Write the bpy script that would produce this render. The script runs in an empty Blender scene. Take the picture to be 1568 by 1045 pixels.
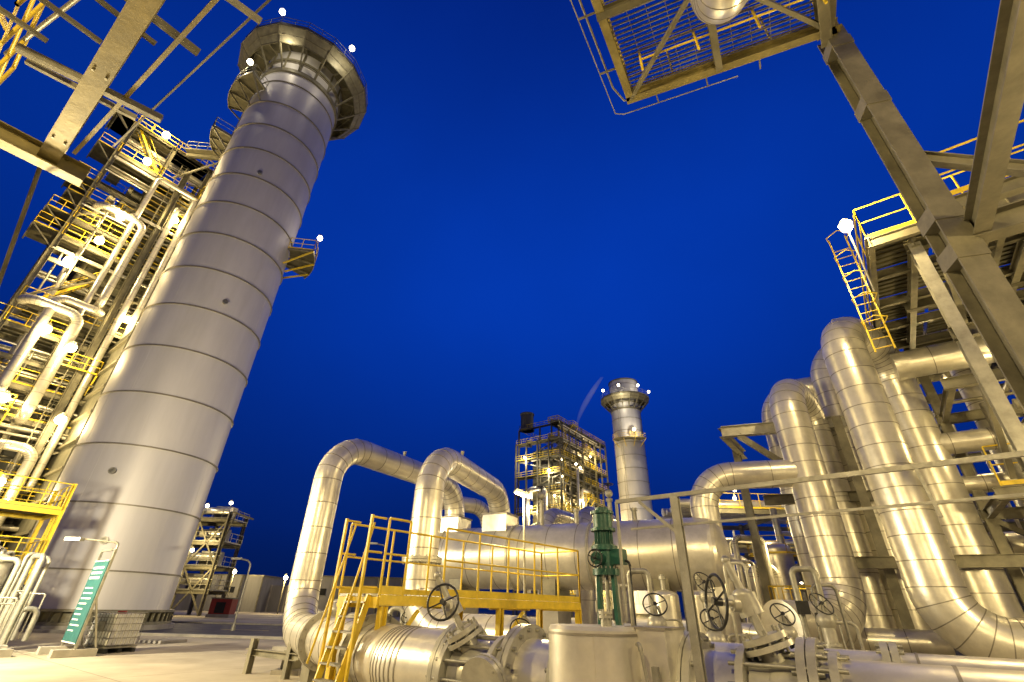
import bpy, math, random
from mathutils import Vector, Matrix, Quaternion
random.seed(7)
V=Vector
sc=bpy.context.scene
# ------------------------------------------------------------ materials
MATS={}
def mat(name,col,rough=.5,metal=0.,var=.15,scale=3.,bump=.05,emis=None,estr=0,streak=False):
    m=bpy.data.materials.new(name); m.use_nodes=True
    nt=m.node_tree; b=nt.nodes['Principled BSDF']
    b.inputs['Roughness'].default_value=rough; b.inputs['Metallic'].default_value=metal
    if emis:
        b.inputs['Base Color'].default_value=(*col,1)
        b.inputs['Emission Color'].default_value=(*emis,1); b.inputs['Emission Strength'].default_value=estr
        MATS[name]=m; return m
    tc=nt.nodes.new('ShaderNodeTexCoord')
    mp=nt.nodes.new('ShaderNodeMapping'); nt.links.new(tc.outputs['Object'],mp.inputs[0])
    if streak: mp.inputs['Scale'].default_value=(1,1,.15)
    n=nt.nodes.new('ShaderNodeTexNoise'); n.inputs['Scale'].default_value=scale; n.inputs['Detail'].default_value=6; n.inputs['Roughness'].default_value=.65
    nt.links.new(mp.outputs[0],n.inputs['Vector'])
    r=nt.nodes.new('ShaderNodeValToRGB')
    r.color_ramp.elements[0].position=.3; r.color_ramp.elements[1].position=.7
    r.color_ramp.elements[0].color=(*[c*(1-var*1.6) for c in col],1)
    r.color_ramp.elements[1].color=(*[min(1,c*(1+var)) for c in col],1)
    nt.links.new(n.outputs['Fac'],r.inputs[0]); nt.links.new(r.outputs[0],b.inputs['Base Color'])
    mr=nt.nodes.new('ShaderNodeMapRange'); mr.inputs[3].default_value=min(1,rough*1.3); mr.inputs[4].default_value=rough*.7
    nt.links.new(n.outputs['Fac'],mr.inputs[0]); nt.links.new(mr.outputs[0],b.inputs['Roughness'])
    if bump:
        n2=nt.nodes.new('ShaderNodeTexNoise'); n2.inputs['Scale'].default_value=scale*4; n2.inputs['Detail'].default_value=4
        nt.links.new(tc.outputs['Object'],n2.inputs['Vector'])
        bp=nt.nodes.new('ShaderNodeBump'); bp.inputs['Strength'].default_value=bump*4; bp.inputs['Distance'].default_value=.02
        nt.links.new(n2.outputs['Fac'],bp.inputs['Height']); nt.links.new(bp.outputs[0],b.inputs['Normal'])
    MATS[name]=m; return m
mat('alu',(.68,.65,.56),.33,.65,.15,1.6,.05)
mat('stackm',(.58,.57,.58),.48,.2,.12,.3,.03,streak=True)
mat('seam',(.24,.22,.18),.5,.5,.1)
mat('steel',(.19,.175,.12),.5,.15,.25,2)
mat('ochre',(.20,.165,.06),.5,.1,.3,2)
mat('olive',(.095,.085,.05),.6,.1,.25,2)
mat('casing',(.14,.135,.10),.6,.2,.3,.6,.05,streak=True)
mat('yellow',(.72,.52,.03),.42,0,.16,4,.03)
mat('grey',(.40,.385,.32),.38,.3,.2,3)
mat('green',(.012,.075,.05),.4,.1,.25,5)
mat('black',(.02,.02,.02),.35,.2,.2)
mat('galv',(.31,.30,.25),.45,.5,.2,6)
mat('concrete',(.32,.30,.26),.85,0,.2,1,.1)
mat('wall',(.22,.215,.21),.8,0,.2,.6,.08,streak=True)
mat('red',(.30,.03,.02),.5)
mat('white',(.75,.75,.72),.5,0,.05)
mat('teal',(.02,.10,.10),.5,0,.1)
mat('asphalt',(.06,.058,.055),.7,0,.35,1.2,.15)
mat('lamp',(1,1,1),.5,emis=(1,.74,.34),estr=30)
mat('lampw',(1,1,1),.5,emis=(1,.86,.6),estr=25)
# ------------------------------------------------------------ builder
class M:
    def __init__(s): s.v=[];s.f=[];s.mi=[];s.sm=[];s.ms=[]
    def m(s,n):
        if n not in s.ms: s.ms.append(n)
        return s.ms.index(n)
    def add(s,vs,fs,mn,smooth=False):
        o=len(s.v); s.v+= [tuple(x) for x in vs]; k=s.m(mn)
        for f in fs: s.f.append([i+o for i in f]); s.mi.append(k); s.sm.append(smooth)
    def bar(s,p1,p2,w,h,mn='steel',up=(0,0,1),ox=0,oz=0):
        p1=V(p1);p2=V(p2); d=(p2-p1).normalized(); u=V(up)
        if abs(d.dot(u))>.98: u=V((.6,.8,0)) if abs(d.z)>.9 else V((1,0,0))
        r=d.cross(u).normalized(); u=r.cross(d).normalized()
        vs=[]
        for p in (p1,p2):
            for a,b in ((-1,-1),(1,-1),(1,1),(-1,1)):
                vs.append(p+r*(a*w/2+ox)+u*(b*h/2+oz))
        s.add(vs,[(3,2,1,0),(4,5,6,7),(0,1,5,4),(1,2,6,5),(2,3,7,6),(3,0,4,7)],mn)
    def ib(s,p1,p2,w,h,mn='steel',up=(0,0,1),t=None):
        t=t or max(.02,h*.06)
        s.bar(p1,p2,t,h-2*t,mn,up); s.bar(p1,p2,w,t,mn,up,0,(h-t)/2); s.bar(p1,p2,w,t,mn,up,0,-(h-t)/2)
    def box(s,c,sz,mn,dx=(1,0)):
        c=V(c); x=V((dx[0],dx[1],0)).normalized()
        s.bar(c-x*sz[0]/2,c+x*sz[0]/2,sz[1],sz[2],mn)
    def cyl(s,p1,p2,r,mn='alu',r2=None,n=16,caps=True):
        p1=V(p1);p2=V(p2); r2=r if r2 is None else r2
        d=(p2-p1).normalized(); q=d.to_track_quat('Z','Y')
        a=q@V((1,0,0)); b=q@V((0,1,0)); vs=[]
        for p,rr in ((p1,r),(p2,r2)):
            for i in range(n):
                t=2*math.pi*i/n; vs.append(p+a*(rr*math.cos(t))+b*(rr*math.sin(t)))
        s.add(vs,[(i,(i+1)%n,n+(i+1)%n,n+i) for i in range(n)],mn,True)
        if caps: s.add(vs,[tuple(range(n-1,-1,-1)),tuple(range(n,2*n))],mn)
    def tube(s,pts,r,mn,n=8,closed=False):
        pts=[V(p) for p in pts]; N=len(pts); vs=[]
        t0=(pts[1]-pts[0]).normalized(); q=t0.to_track_quat('Z','Y'); a=q@V((1,0,0)); tp=t0
        for k in range(N):
            if closed: t=(pts[(k+1)%N]-pts[k-1]).normalized()
            elif k==0: t=t0
            elif k==N-1: t=(pts[k]-pts[k-1]).normalized()
            else: t=((pts[k+1]-pts[k]).normalized()+(pts[k]-pts[k-1]).normalized()).normalized()
            a=tp.rotation_difference(t)@a; a=(a-t*a.dot(t)).normalized(); b=t.cross(a); tp=t
            for i in range(n):
                w=2*math.pi*i/n; vs.append(pts[k]+a*(r*math.cos(w))+b*(r*math.sin(w)))
        fs=[]
        for k in range(N if closed else N-1):
            k2=(k+1)%N
            for i in range(n): fs.append((k*n+i,k*n+(i+1)%n,k2*n+(i+1)%n,k2*n+i))
        s.add(vs,fs,mn,True)
        if not closed: s.add(vs,[tuple(range(n-1,-1,-1)),tuple(range((N-1)*n,N*n))],mn)
    def sph(s,c,r,mn,n=12,sx=(1,1,1)):
        vs=[];fs=[];c=V(c); h=n//2
        for j in range(h+1):
            p=math.pi*j/h
            for i in range(n):
                t=2*math.pi*i/n; vs.append(c+V((r*math.sin(p)*math.cos(t)*sx[0],r*math.sin(p)*math.sin(t)*sx[1],r*math.cos(p)*sx[2])))
        for j in range(h):
            for i in range(n): fs.append((j*n+i,j*n+(i+1)%n,(j+1)*n+(i+1)%n,(j+1)*n+i))
        s.add(vs,fs,mn,True)
    def pipe(s,pts,r,mn='alu',R=None,seam=1.,n=28,flange=()):
        pts=[V(p) for p in pts]; R=R or r*2.4; path=[pts[0]]; marks=[]
        last=pts[0]
        def straight(a,b):
            L=(b-a).length; d=(b-a).normalized(); k=max(1,int(round(L/seam)))
            for i in range(1,k): marks.append((a+d*(L*i/k),d))
        for i in range(1,len(pts)-1):
            p=pts[i]; d1=(p-pts[i-1]).normalized(); d2=(pts[i+1]-p).normalized()
            ang=d1.angle(d2)
            if ang<.02: continue
            T=R*math.tan(ang/2); A=p-d1*T; B=p+d2*T
            ax=d1.cross(d2).normalized(); c=A+(ax.cross(d1))*R
            straight(last,A); K=12
            marks.append((A,d1))
            for j in range(K+1):
                q=Quaternion(ax,ang*j/K); path.append(c+q@(A-c))
                if j%2==0 and 0<j<K: marks.append((path[-1],q@d1))
            marks.append((B,d2)); last=B
        straight(last,pts[-1]); path.append(pts[-1])
        s.tube(path,r,mn,n)
        for p,d in marks:
            s.cyl(p-d*.012,p+d*.012,r+.006,'seam' if mn=='alu' else mn,n=n,caps=True)
        for p,d in flange: s.flange(p,d,r)
    def flange(s,p,d,r,mn='grey',k=12):
        p=V(p); d=V(d).normalized(); q=d.to_track_quat('Z','Y')
        w=min(.07,r*.25+.015)
        s.cyl(p-d*w,p-d*.005,r*1.28,mn,n=28); s.cyl(p+d*.005,p+d*w,r*1.28,mn,n=28)
        for i in range(k):
            t=2*math.pi*i/k; o=q@V((math.cos(t),math.sin(t),0))*r*1.16
            s.cyl(p+o-d*w*1.6,p+o+d*w*1.6,r*.04+.006,'galv',n=6)
    def rail(s,pts,h=1.1,mn='yellow',sp=1.3,r=.024,toe=True,closed=False,n=6):
        pts=[V(p) for p in pts]
        if closed: pts.append(pts[0])
        z=V((0,0,1))
        for a,b in zip(pts,pts[1:]):
            L=(b-a).length; k=max(1,int(round(L/sp)))
            for i in range(k+1):
                p=a+(b-a)*(i/k); s.cyl(p,p+z*h,r,mn,n=n)
            s.cyl(a+z*h,b+z*h,r,mn,n=n); s.cyl(a+z*h*.52,b+z*h*.52,r*.85,mn,n=n)
            if toe: s.bar(a+z*.07,b+z*.07,.012,.12,mn)
    def ladder(s,a,b,wd,mn='yellow',w=.45):
        a=V(a);b=V(b);x=V(wd).normalized()*w/2
        s.bar(a-x,b-x,.03,.07,mn); s.bar(a+x,b+x,.03,.07,mn)
        k=int((b-a).length/.3)
        for i in range(k): p=a+(b-a)*((i+.5)/k); s.cyl(p-x,p+x,.014,mn,n=5)
    def wheel(s,c,nrm,R,mn='black',r=.018,sp=4):
        c=V(c); q=V(nrm).to_track_quat('Z','Y'); pts=[]
        for i in range(28):
            t=2*math.pi*i/28; pts.append(c+q@V((R*math.cos(t),R*math.sin(t),0)))
        s.tube(pts,r,mn,8,True)
        for i in range(sp):
            t=2*math.pi*i/sp+.4; s.cyl(c,c+q@V((R*math.cos(t),R*math.sin(t),0)),r*.7,mn,n=6)
        s.cyl(c-q@V((0,0,.05)),c+q@V((0,0,.03)),R*.16,mn)
    def build(s,name,bevel=0):
        me=bpy.data.meshes.new(name); me.from_pydata(s.v,[],s.f)
        for n in s.ms: me.materials.append(MATS[n])
        me.polygons.foreach_set('material_index',s.mi); me.polygons.foreach_set('use_smooth',s.sm)
        me.update(); o=bpy.data.objects.new(name,me); sc.collection.objects.link(o)
        return o
WARM=(1,.76,.34); PALE=(1,.86,.58)
def light(parent,p,e,col=WARM,size=.07):
    l=bpy.data.lights.new('bulb',type='POINT'); l.energy=e; l.color=col; l.shadow_soft_size=size
    o=bpy.data.objects.new('bulb_light',l); o.location=p; sc.collection.objects.link(o)
    if parent: o.parent=parent
    return o
def lampfix(m,p,r=.16,mn='lamp',h=.0):
    p=V(p); m.cyl(p+V((0,0,.05+r*.6)),p+V((0,0,.2+r)),r*.9,'grey',r2=r*.4,n=10); m.sph(p,r,mn,10)
    if h: m.cyl(p+V((.0,0,-h)),p+V((0,0,-r*.8)),.03,'steel',n=6)
g1=V((.6,.8,0)); g2=V((.8,-.6,0)); Z=V((0,0,1))
def disc_pts(c,r,z,n,a0=0): return [V((c[0]+r*math.cos(a0+2*math.pi*i/n),c[1]+r*math.sin(a0+2*math.pi*i/n),z)) for i in range(n)]
# ------------------------------------------------------------ ground
def sheet(name,pts,z,mn):
    me=bpy.data.meshes.new(name); me.from_pydata([(p[0],p[1],z) for p in pts],[],[tuple(range(len(pts)))])
    me.materials.append(MATS[mn]); o=bpy.data.objects.new(name,me); sc.collection.objects.link(o); return o
m=mat('paving',(.44,.39,.29),.85,0,.14,.35,.1)
nt=m.node_tree; b=nt.nodes['Principled BSDF']; tc=[n for n in nt.nodes if n.type=='TEX_COORD'][0]
src=b.inputs['Base Color'].links[0].from_socket
mp=nt.nodes.new('ShaderNodeMapping'); mp.inputs['Rotation'].default_value=(0,0,math.radians(37)); nt.links.new(tc.outputs['Object'],mp.inputs[0])
br=nt.nodes.new('ShaderNodeTexBrick'); br.offset=0; br.inputs['Scale'].default_value=1; br.inputs['Mortar Size'].default_value=.015
br.inputs['Brick Width'].default_value=5; br.inputs['Row Height'].default_value=5
br.inputs['Color1'].default_value=(1,1,1,1); br.inputs['Color2'].default_value=(.9,.9,.9,1); br.inputs['Mortar'].default_value=(.4,.4,.4,1)
nt.links.new(mp.outputs[0],br.inputs['Vector'])
n3=nt.nodes.new('ShaderNodeTexNoise'); n3.inputs['Scale'].default_value=.25; n3.inputs['Detail'].default_value=8; nt.links.new(tc.outputs['Object'],n3.inputs['Vector'])
r3=nt.nodes.new('ShaderNodeValToRGB'); r3.color_ramp.elements[0].position=.38; r3.color_ramp.elements[0].color=(.55,.53,.5,1); r3.color_ramp.elements[1].position=.55; nt.links.new(n3.outputs['Fac'],r3.inputs[0])
mx=nt.nodes.new('ShaderNodeMix'); mx.data_type='RGBA'; mx.blend_type='MULTIPLY'; mx.inputs[0].default_value=1
nt.links.new(src,mx.inputs[6]); nt.links.new(br.outputs['Color'],mx.inputs[7])
mx2=nt.nodes.new('ShaderNodeMix'); mx2.data_type='RGBA'; mx2.blend_type='MULTIPLY'; mx2.inputs[0].default_value=.8
nt.links.new(mx.outputs[2],mx2.inputs[6]); nt.links.new(r3.outputs[0],mx2.inputs[7]); nt.links.new(mx2.outputs[2],b.inputs['Base Color'])
sheet('ground',[(-900,-300),(900,-300),(900,1200),(-900,1200)],0,'paving')
def strip(o,d,L,w0,w1):
    o=V(o);d=V(d).normalized(); nrm=V((-d.y,d.x,0))
    return [o-d*L+nrm*w0,o+d*L+nrm*w0,o+d*L+nrm*w1,o-d*L+nrm*w1]
RO=(-12,27,0)
sheet('road',strip(RO,(1,-.05,0),80,0,14),.004,'asphalt')
m=M()
for w in (-.15,14.15):
    p=strip(RO,(1,-.05,0),80,w,w); m.bar(p[0]+Z*.06,p[1]+Z*.06,.3,.12,'concrete')
m.build('road_kerb')
m=M()
p=strip(RO,(1,-.05,0),80,7,7)
for i in range(26):
    a=p[0].lerp(p[1],i/26); b2=p[0].lerp(p[1],(i+.5)/26); m.bar(a+Z*.009,b2+Z*.009,.15,.002,'yellow')
m.build('road_marking')
# ------------------------------------------------------------ main stack
def stack(c,R=4.1,H=57.5,hi=True,ladder_ang=math.pi,zp=54.):
    n=96 if hi else 40; m=M(); c=V((c[0],c[1],0))
    m.cyl(c+Z*.9,c+Z*H,R,'stackm',n=n)
    m.cyl(c,c+Z*.25,R+.55,'concrete',n=n); m.cyl(c+Z*.25,c+Z*.4,R+.35,'steel',n=n); m.cyl(c+Z*.88,c+Z*1.0,R+.35,'steel',n=n)
    m.cyl(c+Z*.4,c+Z*.9,R-.02,'steel',n=n)
    for i in range(60 if hi else 0):
        t=2*math.pi*i/60; d=V((math.cos(t),math.sin(t),0)); m.bar(c+d*(R+.0)+Z*.64,c+d*(R+.32)+Z*.64,.03,.48,'steel')
    z=2.9
    while z<H:
        m.cyl(c+Z*(z-.035),c+Z*(z+.035),R+.10,'seam',n=n); z+=3.5
    if hi:
        z=2.9-3.5; k=0
        while z<H-4:
            for i in range(8):
                t=2*math.pi*(i+.5*(k%2))/8; d=V((math.cos(t),math.sin(t),0))
                m.bar(c+d*R+Z*(max(z,.95)+.06),c+d*R+Z*(z+3.44),.05,.012,'stackm',up=d)
            z+=3.5;k+=1
        # name plates, sample ports, thin conduit
        for az,zz in ((300,4.4),(286,8.2),(315,21.4),(298,35)): 
            t=math.radians(az); d=V((math.cos(t),math.sin(t),0)); m.cyl(c+d*R+Z*zz,c+d*(R+.25)+Z*zz,.14,'galv'); m.cyl(c+d*(R+.2)+Z*zz,c+d*(R+.25)+Z*zz,.2,'galv')
    Ro=7.0; N=16
    inn=disc_pts(c,R+.05,zp,N); out=disc_pts(c,Ro,zp,N)
    for i in range(N):
        j=(i+1)%N; a,b,cc,d=inn[i],out[i],out[j],inn[j]
        m.add([a,b,cc,d,a+Z*.06,b+Z*.06,cc+Z*.06,d+Z*.06],[(0,1,2,3),(7,6,5,4),(1,5,6,2)],'olive')
        m.ib(a-Z*.12,b-Z*.12,.15,.24,'steel')
        m.bar(b-Z*.05,cc-Z*.05,.08,.4,'steel')
        mid1=(a+b)/2; mid2=(cc+d)/2; m.bar(mid1-Z*.1,mid2-Z*.1,.08,.18,'steel')
        base=a-Z*3.6
        m.bar(base,b-Z*.3,.12,.18,'steel')
        m.bar(a-Z*3.6,a-Z*.2,.14,.16,'steel')
        o2=out[j]-Z*.35; b2=b-Z*.35; lo1=base.lerp(b2,.62); lo2=(d-Z*3.6).lerp(o2,.62)
        m.add([b2,o2,lo2,lo1],[(0,1,2,3)],'steel')
        m.bar(lo1,lo2,.1,.12,'olive')
        m.bar((b2+lo1)/2,(o2+lo2)/2,.04,.08,'olive')
    m.cyl(c+Z*(zp-3.9),c+Z*(zp-3.4),R+.2,'steel',n=n); m.cyl(c+Z*(zp-1.9),c+Z*(zp-1.6),R+.15,'steel',n=n)
    m.rail(disc_pts(c,Ro-.05,zp+.06,N),1.2,'galv' ,1.4,closed=True,r=.03)
    m.cyl(c+Z*(H-.3),c+Z*H,R+.2,'steel',n=n)
    d=V((math.cos(ladder_ang),math.sin(ladder_ang),0)); s=V((-d.y,d.x,0))
    m.ladder(c+d*(R+.3)+Z*3,c+d*(R+.3)+Z*zp,s,'steel',.6)
    return m,c
m,c=stack((-25.07,32.4),ladder_ang=math.radians(200))
def arc_plat(m,c,a0,a1,R0,R1,z,k=6,mn='yellow'):
    A=[math.radians(a0+(a1-a0)*i/k) for i in range(k+1)]
    P=lambda a,r,z:V((c[0]+r*math.cos(a),c[1]+r*math.sin(a),z))
    for a,b in zip(A,A[1:]):
        vs=[P(a,R0,z),P(a,R1,z),P(b,R1,z),P(b,R0,z)]; vs+=[v+Z*.05 for v in vs]
        m.add(vs,[(0,1,2,3),(7,6,5,4),(1,5,6,2)],'olive'); m.bar(P(a,R1,z-.05),P(b,R1,z-.05),.06,.25,'steel')
    for a in A[::2]: m.bar(P(a,R0,z-1.8),P(a,R1,z-.1),.1,.14,mn if mn=='yellow' else 'steel'); m.bar(P(a,R0,z-.1),P(a,R1,z-.1),.1,.16,'steel')
    m.rail([P(A[0],R0,z+.05)]+[P(a,R1,z+.05) for a in A]+[P(A[-1],R0,z+.05)],1.2,mn,1.2,r=.035)
arc_plat(m,c,200,258,4.15,6.0,47,6,'galv')
arc_plat(m,c,195,225,4.15,5.8,41,4,'galv')
arc_plat(m,c,8,52,4.15,6.4,30,5)
for a in (268,330): 
    p=V((c[0]+7.1*math.cos(math.radians(a)),c[1]+7.1*math.sin(math.radians(a)),55.9)); lampfix(m,p,.3,'lampw',.8)
lampfix(m,(c[0]-2.2,c[1]-5.7,48.9),.28,'lampw',.8)
lampfix(m,(c[0]+6.3,c[1]+1.4,32.0),.24,'lampw',.8)
so=m.build('exhaust_stack')
light(so,(c[0]+.9,c[1]-6.1,52),230,PALE); light(so,(c[0]+6.2,c[1]-3.9,52.),200,PALE); light(so,(c[0]-3.2,c[1]-6.0,48.2),220,PALE)
light(so,(c[0]+7.2,c[1]+3.0,31.5),120)
m,c2=stack((33.6,126),H=60.5,hi=False,ladder_ang=math.radians(230),zp=55)
arc_plat(m,c2,215,300,4.15,6.5,42,6)
for a in (200,245,290,340): 
    p=V((c2[0]+7.1*math.cos(math.radians(a)),c2[1]+7.1*math.sin(math.radians(a)),57)); lampfix(m,p,.36,'lampw',.8)
lampfix(m,(c2[0],c2[1]-6.4,44),.4,'lamp',.8)
so=m.build('exhaust_stack')
light(so,(c2[0]-3,c2[1]-8,53),1000,PALE); light(so,(c2[0]+5,c2[1]-7,58),600,PALE); light(so,(c2[0],c2[1]-7.5,44),1300,PALE); light(so,(c2[0]-4,c2[1]-30,14),16000,PALE)
# ------------------------------------------------------------ HRSG
def hrsg(o,L,W,H,lamps,nL,lampr,dens=1,near=True):
    m=M(); o=V((o[0],o[1],0))
    P=lambda s,t,z:o+g1*s+g2*t+Z*z
    dz=4.2; levels=[dz*i for i in range(1,int(H/dz)+1)]+[H]
    if near: levels=sorted(levels+[z+2.3 for z in (4.2,12.6,16.8,25.2,29.4,33.6)])
    def blk(s0,s1,t0,t1,z0,z1,mn='casing'):
        m.bar(P(s0,(t0+t1)/2,(z0+z1)/2),P(s1,(t0+t1)/2,(z0+z1)/2),t1-t0,z1-z0,mn)
    c0=2.4 if near else 3.5
    blk(c0,L-.3,-W+2,-3,1.5,H-5)
    z=2.
    while z<H-5.3:
        m.bar(P(c0-.1,-2.9,z),P(L-.2,-2.9,z),.22,.14,'olive'); m.bar(P(c0-.1,-2.9,z),P(c0-.1,-W+2,z),.22,.14,'olive'); z+=1.4
    s=2.4
    while s<L:
        m.ib(P(s,-2.75,1),P(s,-2.75,H-5),.25,.35,'steel',up=g1); s+=2.6
    ks=max(2,int(round(L/3.6))); ss=[L*i/ks for i in range(ks+1)]
    for s in ss:
        for t in (0,-3):
            m.ib(P(s,t,0),P(s,t,H if random.random()<.8 else H+1.2),.32,.36,'steel',up=g1)
    for t in (-W*.5,-W): m.ib(P(0,t,0),P(0,t,H),.32,.36,'steel',up=g1)
    for li,z in enumerate(levels):
        for t in (0,-3): m.ib(P(0,t,z-.2),P(L,t,z-.2),.2,.38,'steel')
        for s in ss: m.ib(P(s,0,z-.22),P(s,-3,z-.22),.18,.32,'olive')
        m.ib(P(0,0,z-.2),P(0,-W,z-.2),.2,.38,'steel')
        for a,b in zip(ss,ss[1:]):
            if random.random()<.78:
                m.bar(P(a+.1,-1.5,z+.03),P(b-.1,-1.5,z+.03),2.9,.05,'olive')
                for q in range(3): m.bar(P(a+.1,-.7-q*.9,z-.08),P(b-.1,-.7-q*.9,z-.08),.08,.12,'steel')
                m.rail([P(a,.05,z),P(b,.05,z)],1.15,'yellow',1.2,r=.034*dens)
            elif random.random()<.6:
                m.bar(P(a,0,z-dz+.2),P(b,0,z-.4),.14,.14,'steel')
            if random.random()<.7:
                q=a+random.random()*(b-a)*.6+.4; hh=random.uniform(.5,1.4)
                m.box(P(q,-2-random.random(),z+hh/2+.06),(random.uniform(.4,1),.6,hh),random.choice(['grey','casing','steel','galv']),(g1.x,g1.y))
        if random.random()<.65:
            w=random.uniform(1,1.8)
            m.bar(P(-w,-1.5,z+.03),P(0,-1.5,z+.03),3,.06,'olive'); m.rail([P(0,.0,z),P(-w,0,z),P(-w,-3,z)],1.15,'yellow',1.1,r=.034*dens)
            m.bar(P(-w,0,z-.15),P(-w,-3,z-.15),.1,.24,'steel'); m.bar(P(0,0,z-1.6),P(-w,0,z-.1),.1,.1,'steel')
        if random.random()<.5:
            a=random.choice(ss[:-1]); b=a+L/ks*.8; w=random.uniform(.9,1.6)
            m.bar(P(a,w/2,z+.03),P(b,w/2,z+.03),w,.06,'olive'); m.rail([P(a,0,z),P(a,w,z),P(b,w,z),P(b,0,z)],1.15,'yellow',1.1,r=.034*dens)
            m.bar(P(a,0,z-1.5),P(a,w,z-.05),.1,.1,'yellow'); m.bar(P(b,0,z-1.5),P(b,w,z-.05),.1,.1,'yellow')
        if li<len(levels)-1 and (levels[li+1]-z)>3:
            a=.5 if li%2 else 3.6; b=4.1-a
            for t in (-.45,-1.15):
                m.bar(P(a,t,z),P(b+.0,t,min(z+dz,H)),.04,.22,'yellow')
                m.bar(P(a,t,z+1),P(b+.0,t,min(z+dz,H)+1),.04,.05,'yellow')
            for q in range(14):
                w=(q+.5)/14; m.bar(P(a+(b-a)*w,-.45,z+dz*w),P(a+(b-a)*w,-1.15,z+dz*w),.25,.03,'galv')
    for i in range(int(7*L/14)):
        s=random.uniform(.6,L-1); t=random.choice([.55,.8,-.5,-1.9]); r=random.choice([.15,.2,.25,.34])
        z0=random.uniform(2,H*.6); z1=min(H-1,z0+random.uniform(8,18)); s2=s+random.choice([-1,1])*random.uniform(2,4); s2=min(max(s2,0.4),L-.4)
        m.pipe([P(s,-2.6,z0),P(s,t,z0),P(s,t,z1),P(s2,t,z1),P(s2,-2.6,z1)],r,'alu',R=r*2,seam=1.2,n=14)
    if near:
        for s,s2,z0,z1,r in ((4.3,.9,22.5,31.3,.30),(3.7,.3,12.5,21.,.36),(5.9,5.9,8,35,.25),(6.9,6.9,4,37,.3),(5.2,3.,3,10.5,.34)):
            if s==s2: m.pipe([P(s,-2.6,z0),P(s,.7,z0),P(s,.7,z1),P(s,-2.6,z1)],r,'alu',R=r*2,seam=1.2,n=20)
            else: m.pipe([P(s,-2.6,z0),P(s,.9,z0),P(s,.9,z1),P(s2,.9,z1),P(s2,-2.6,z1)],r,'alu',R=r*2.4,seam=1.,n=20)
        for s in (5.3,7.6): m.ib(P(s,.5,0),P(s,.5,40),.5,.5,'steel',up=g1)
        for z in range(2,40,2): m.bar(P(5.3,.5,z),P(7.6,.5,z+(1.4 if z%4 else 0)),.12,.12,'steel')
        m.ladder(P(4.9,.6,2),P(4.9,.6,40),g1,'steel',.6)
    for i in range(int(22*L/14)):
        s=random.uniform(0,L); t=random.uniform(-2.5,.3); z0=random.uniform(1,H-10)
        m.cyl(P(s,t,z0),P(s,t,z0+random.uniform(5,10)),random.choice([.05,.08,.11]),'galv',n=6)
    for z in levels:
        for q in range(3):
            t=random.uniform(-2.5,.2); zz=z-random.uniform(.5,1.6); m.cyl(P(0,t,zz),P(L*random.uniform(.5,1),t,zz),random.choice([.06,.1,.16]),'alu',n=8)
    m.rail([P(0,0,H),P(L,0,H),P(L,-W,H),P(0,-W,H)],1.15,'yellow',1.3,r=.03*dens,closed=True)
    for s,t,z in lamps: lampfix(m,P(s,t,z),lampr,'lamp')
    ob=m.build('heat_recovery_boiler')
    for i,(s,t,z) in enumerate(lamps):
        if i%nL[1]==0: light(ob,P(s,t+1.3,z-.6),nL[0])
    return P,ob
l1=[(2.15,.2,38.4),(2.3,.4,42.4),(2.6,.2,31.4),(2.2,.5,28.1),(1.3,-.6,25.8),(2.3,.3,19.3),(4.0,1.7,18),(5.5,1.7,12.7),(2.3,.3,13.6),(4.2,1.6,8),(6.2,0,34),(6.4,0,22.5)]
P1,h1=hrsg((-37.4,29),14,12,42,l1,(900,1),.34)
l2=[]
for i in range(22): l2.append((random.uniform(0,24),random.choice([-.3,.4]),random.choice([3,7.4,11.6,15.8,20,24.2,28.4,32.6,36.8])))
for i in range(10): l2.append((-.6,random.uniform(-11,0),random.choice([7.4,11.6,15.8,20,24.2,28.4,36.8])))
P2,h2=hrsg((12.9,109.5),24,13,42,l2,(2000,2),.27,dens=1.5,near=False)
m=M()
for z in range(1,10):
    zz=z*4.2
    m.bar(P2(-1.2,-6.5,zz),P2(0,-6.5,zz),13,.1,'olive'); m.rail([P2(-1.2,0,zz),P2(-1.2,-13,zz)],1.2,'yellow',1.6,r=.05)
    m.bar(P2(-.1,-13 if z%2 else 0,zz-4),P2(-.1,0 if z%2 else -13,zz),.25,.25,'steel')
    for q in range(2): m.box(P2(.8+q,-random.uniform(1,12),zz+.8),(1.5,1.2,1.5),random.choice(['grey','alu','galv']))
for t in (0,-3.2,-6.5,-9.8,-13): m.ib(P2(-1.2,t,0),P2(-1.2,t,38),.35,.35,'steel',up=g1)
m.pipe([P2(-1.8,-4,2),P2(-1.8,-4,26),P2(-1.8,-9,26),P2(-1.8,-9,12)],.6,'alu',n=12)
lam=[(-.6,-3,30),(-.6,-8,22),(-.6,-10,34),(-.6,-5,14)]
for s,t,z in lam: lampfix(m,P2(s-1,t,z),.27,'lampw')
o=m.build('boiler_access_tower')
for s,t,z in lam: light(o,P2(s-2,t,z-.7),1600,PALE)
m=M(); m.cyl(P2(1.5,-11.5,42.1),P2(1.5,-11.5,46.5),1.7,'casing',n=24); m.cyl(P2(1.5,-11.5,46.4),P2(1.5,-11.5,46.8),1.9,'steel',n=24); m.cyl(P2(1.5,-11.5,42.1),P2(1.5,-11.5,42.4),1.95,'steel',n=24); m.build('steam_vent_silencer')
m=M(); m.bar(P1(10,-3.0,12),P1(10,6.0,12),7,16,'casing')
for z in range(5,20,2): m.bar(P1(6.4,-3,z),P1(6.4,5,z),.2,.2,'steel')
m.build('flue_gas_duct')
m=M()
a=P1(4.5,.3,42); b=P1(7.4,3.6,42)
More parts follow.
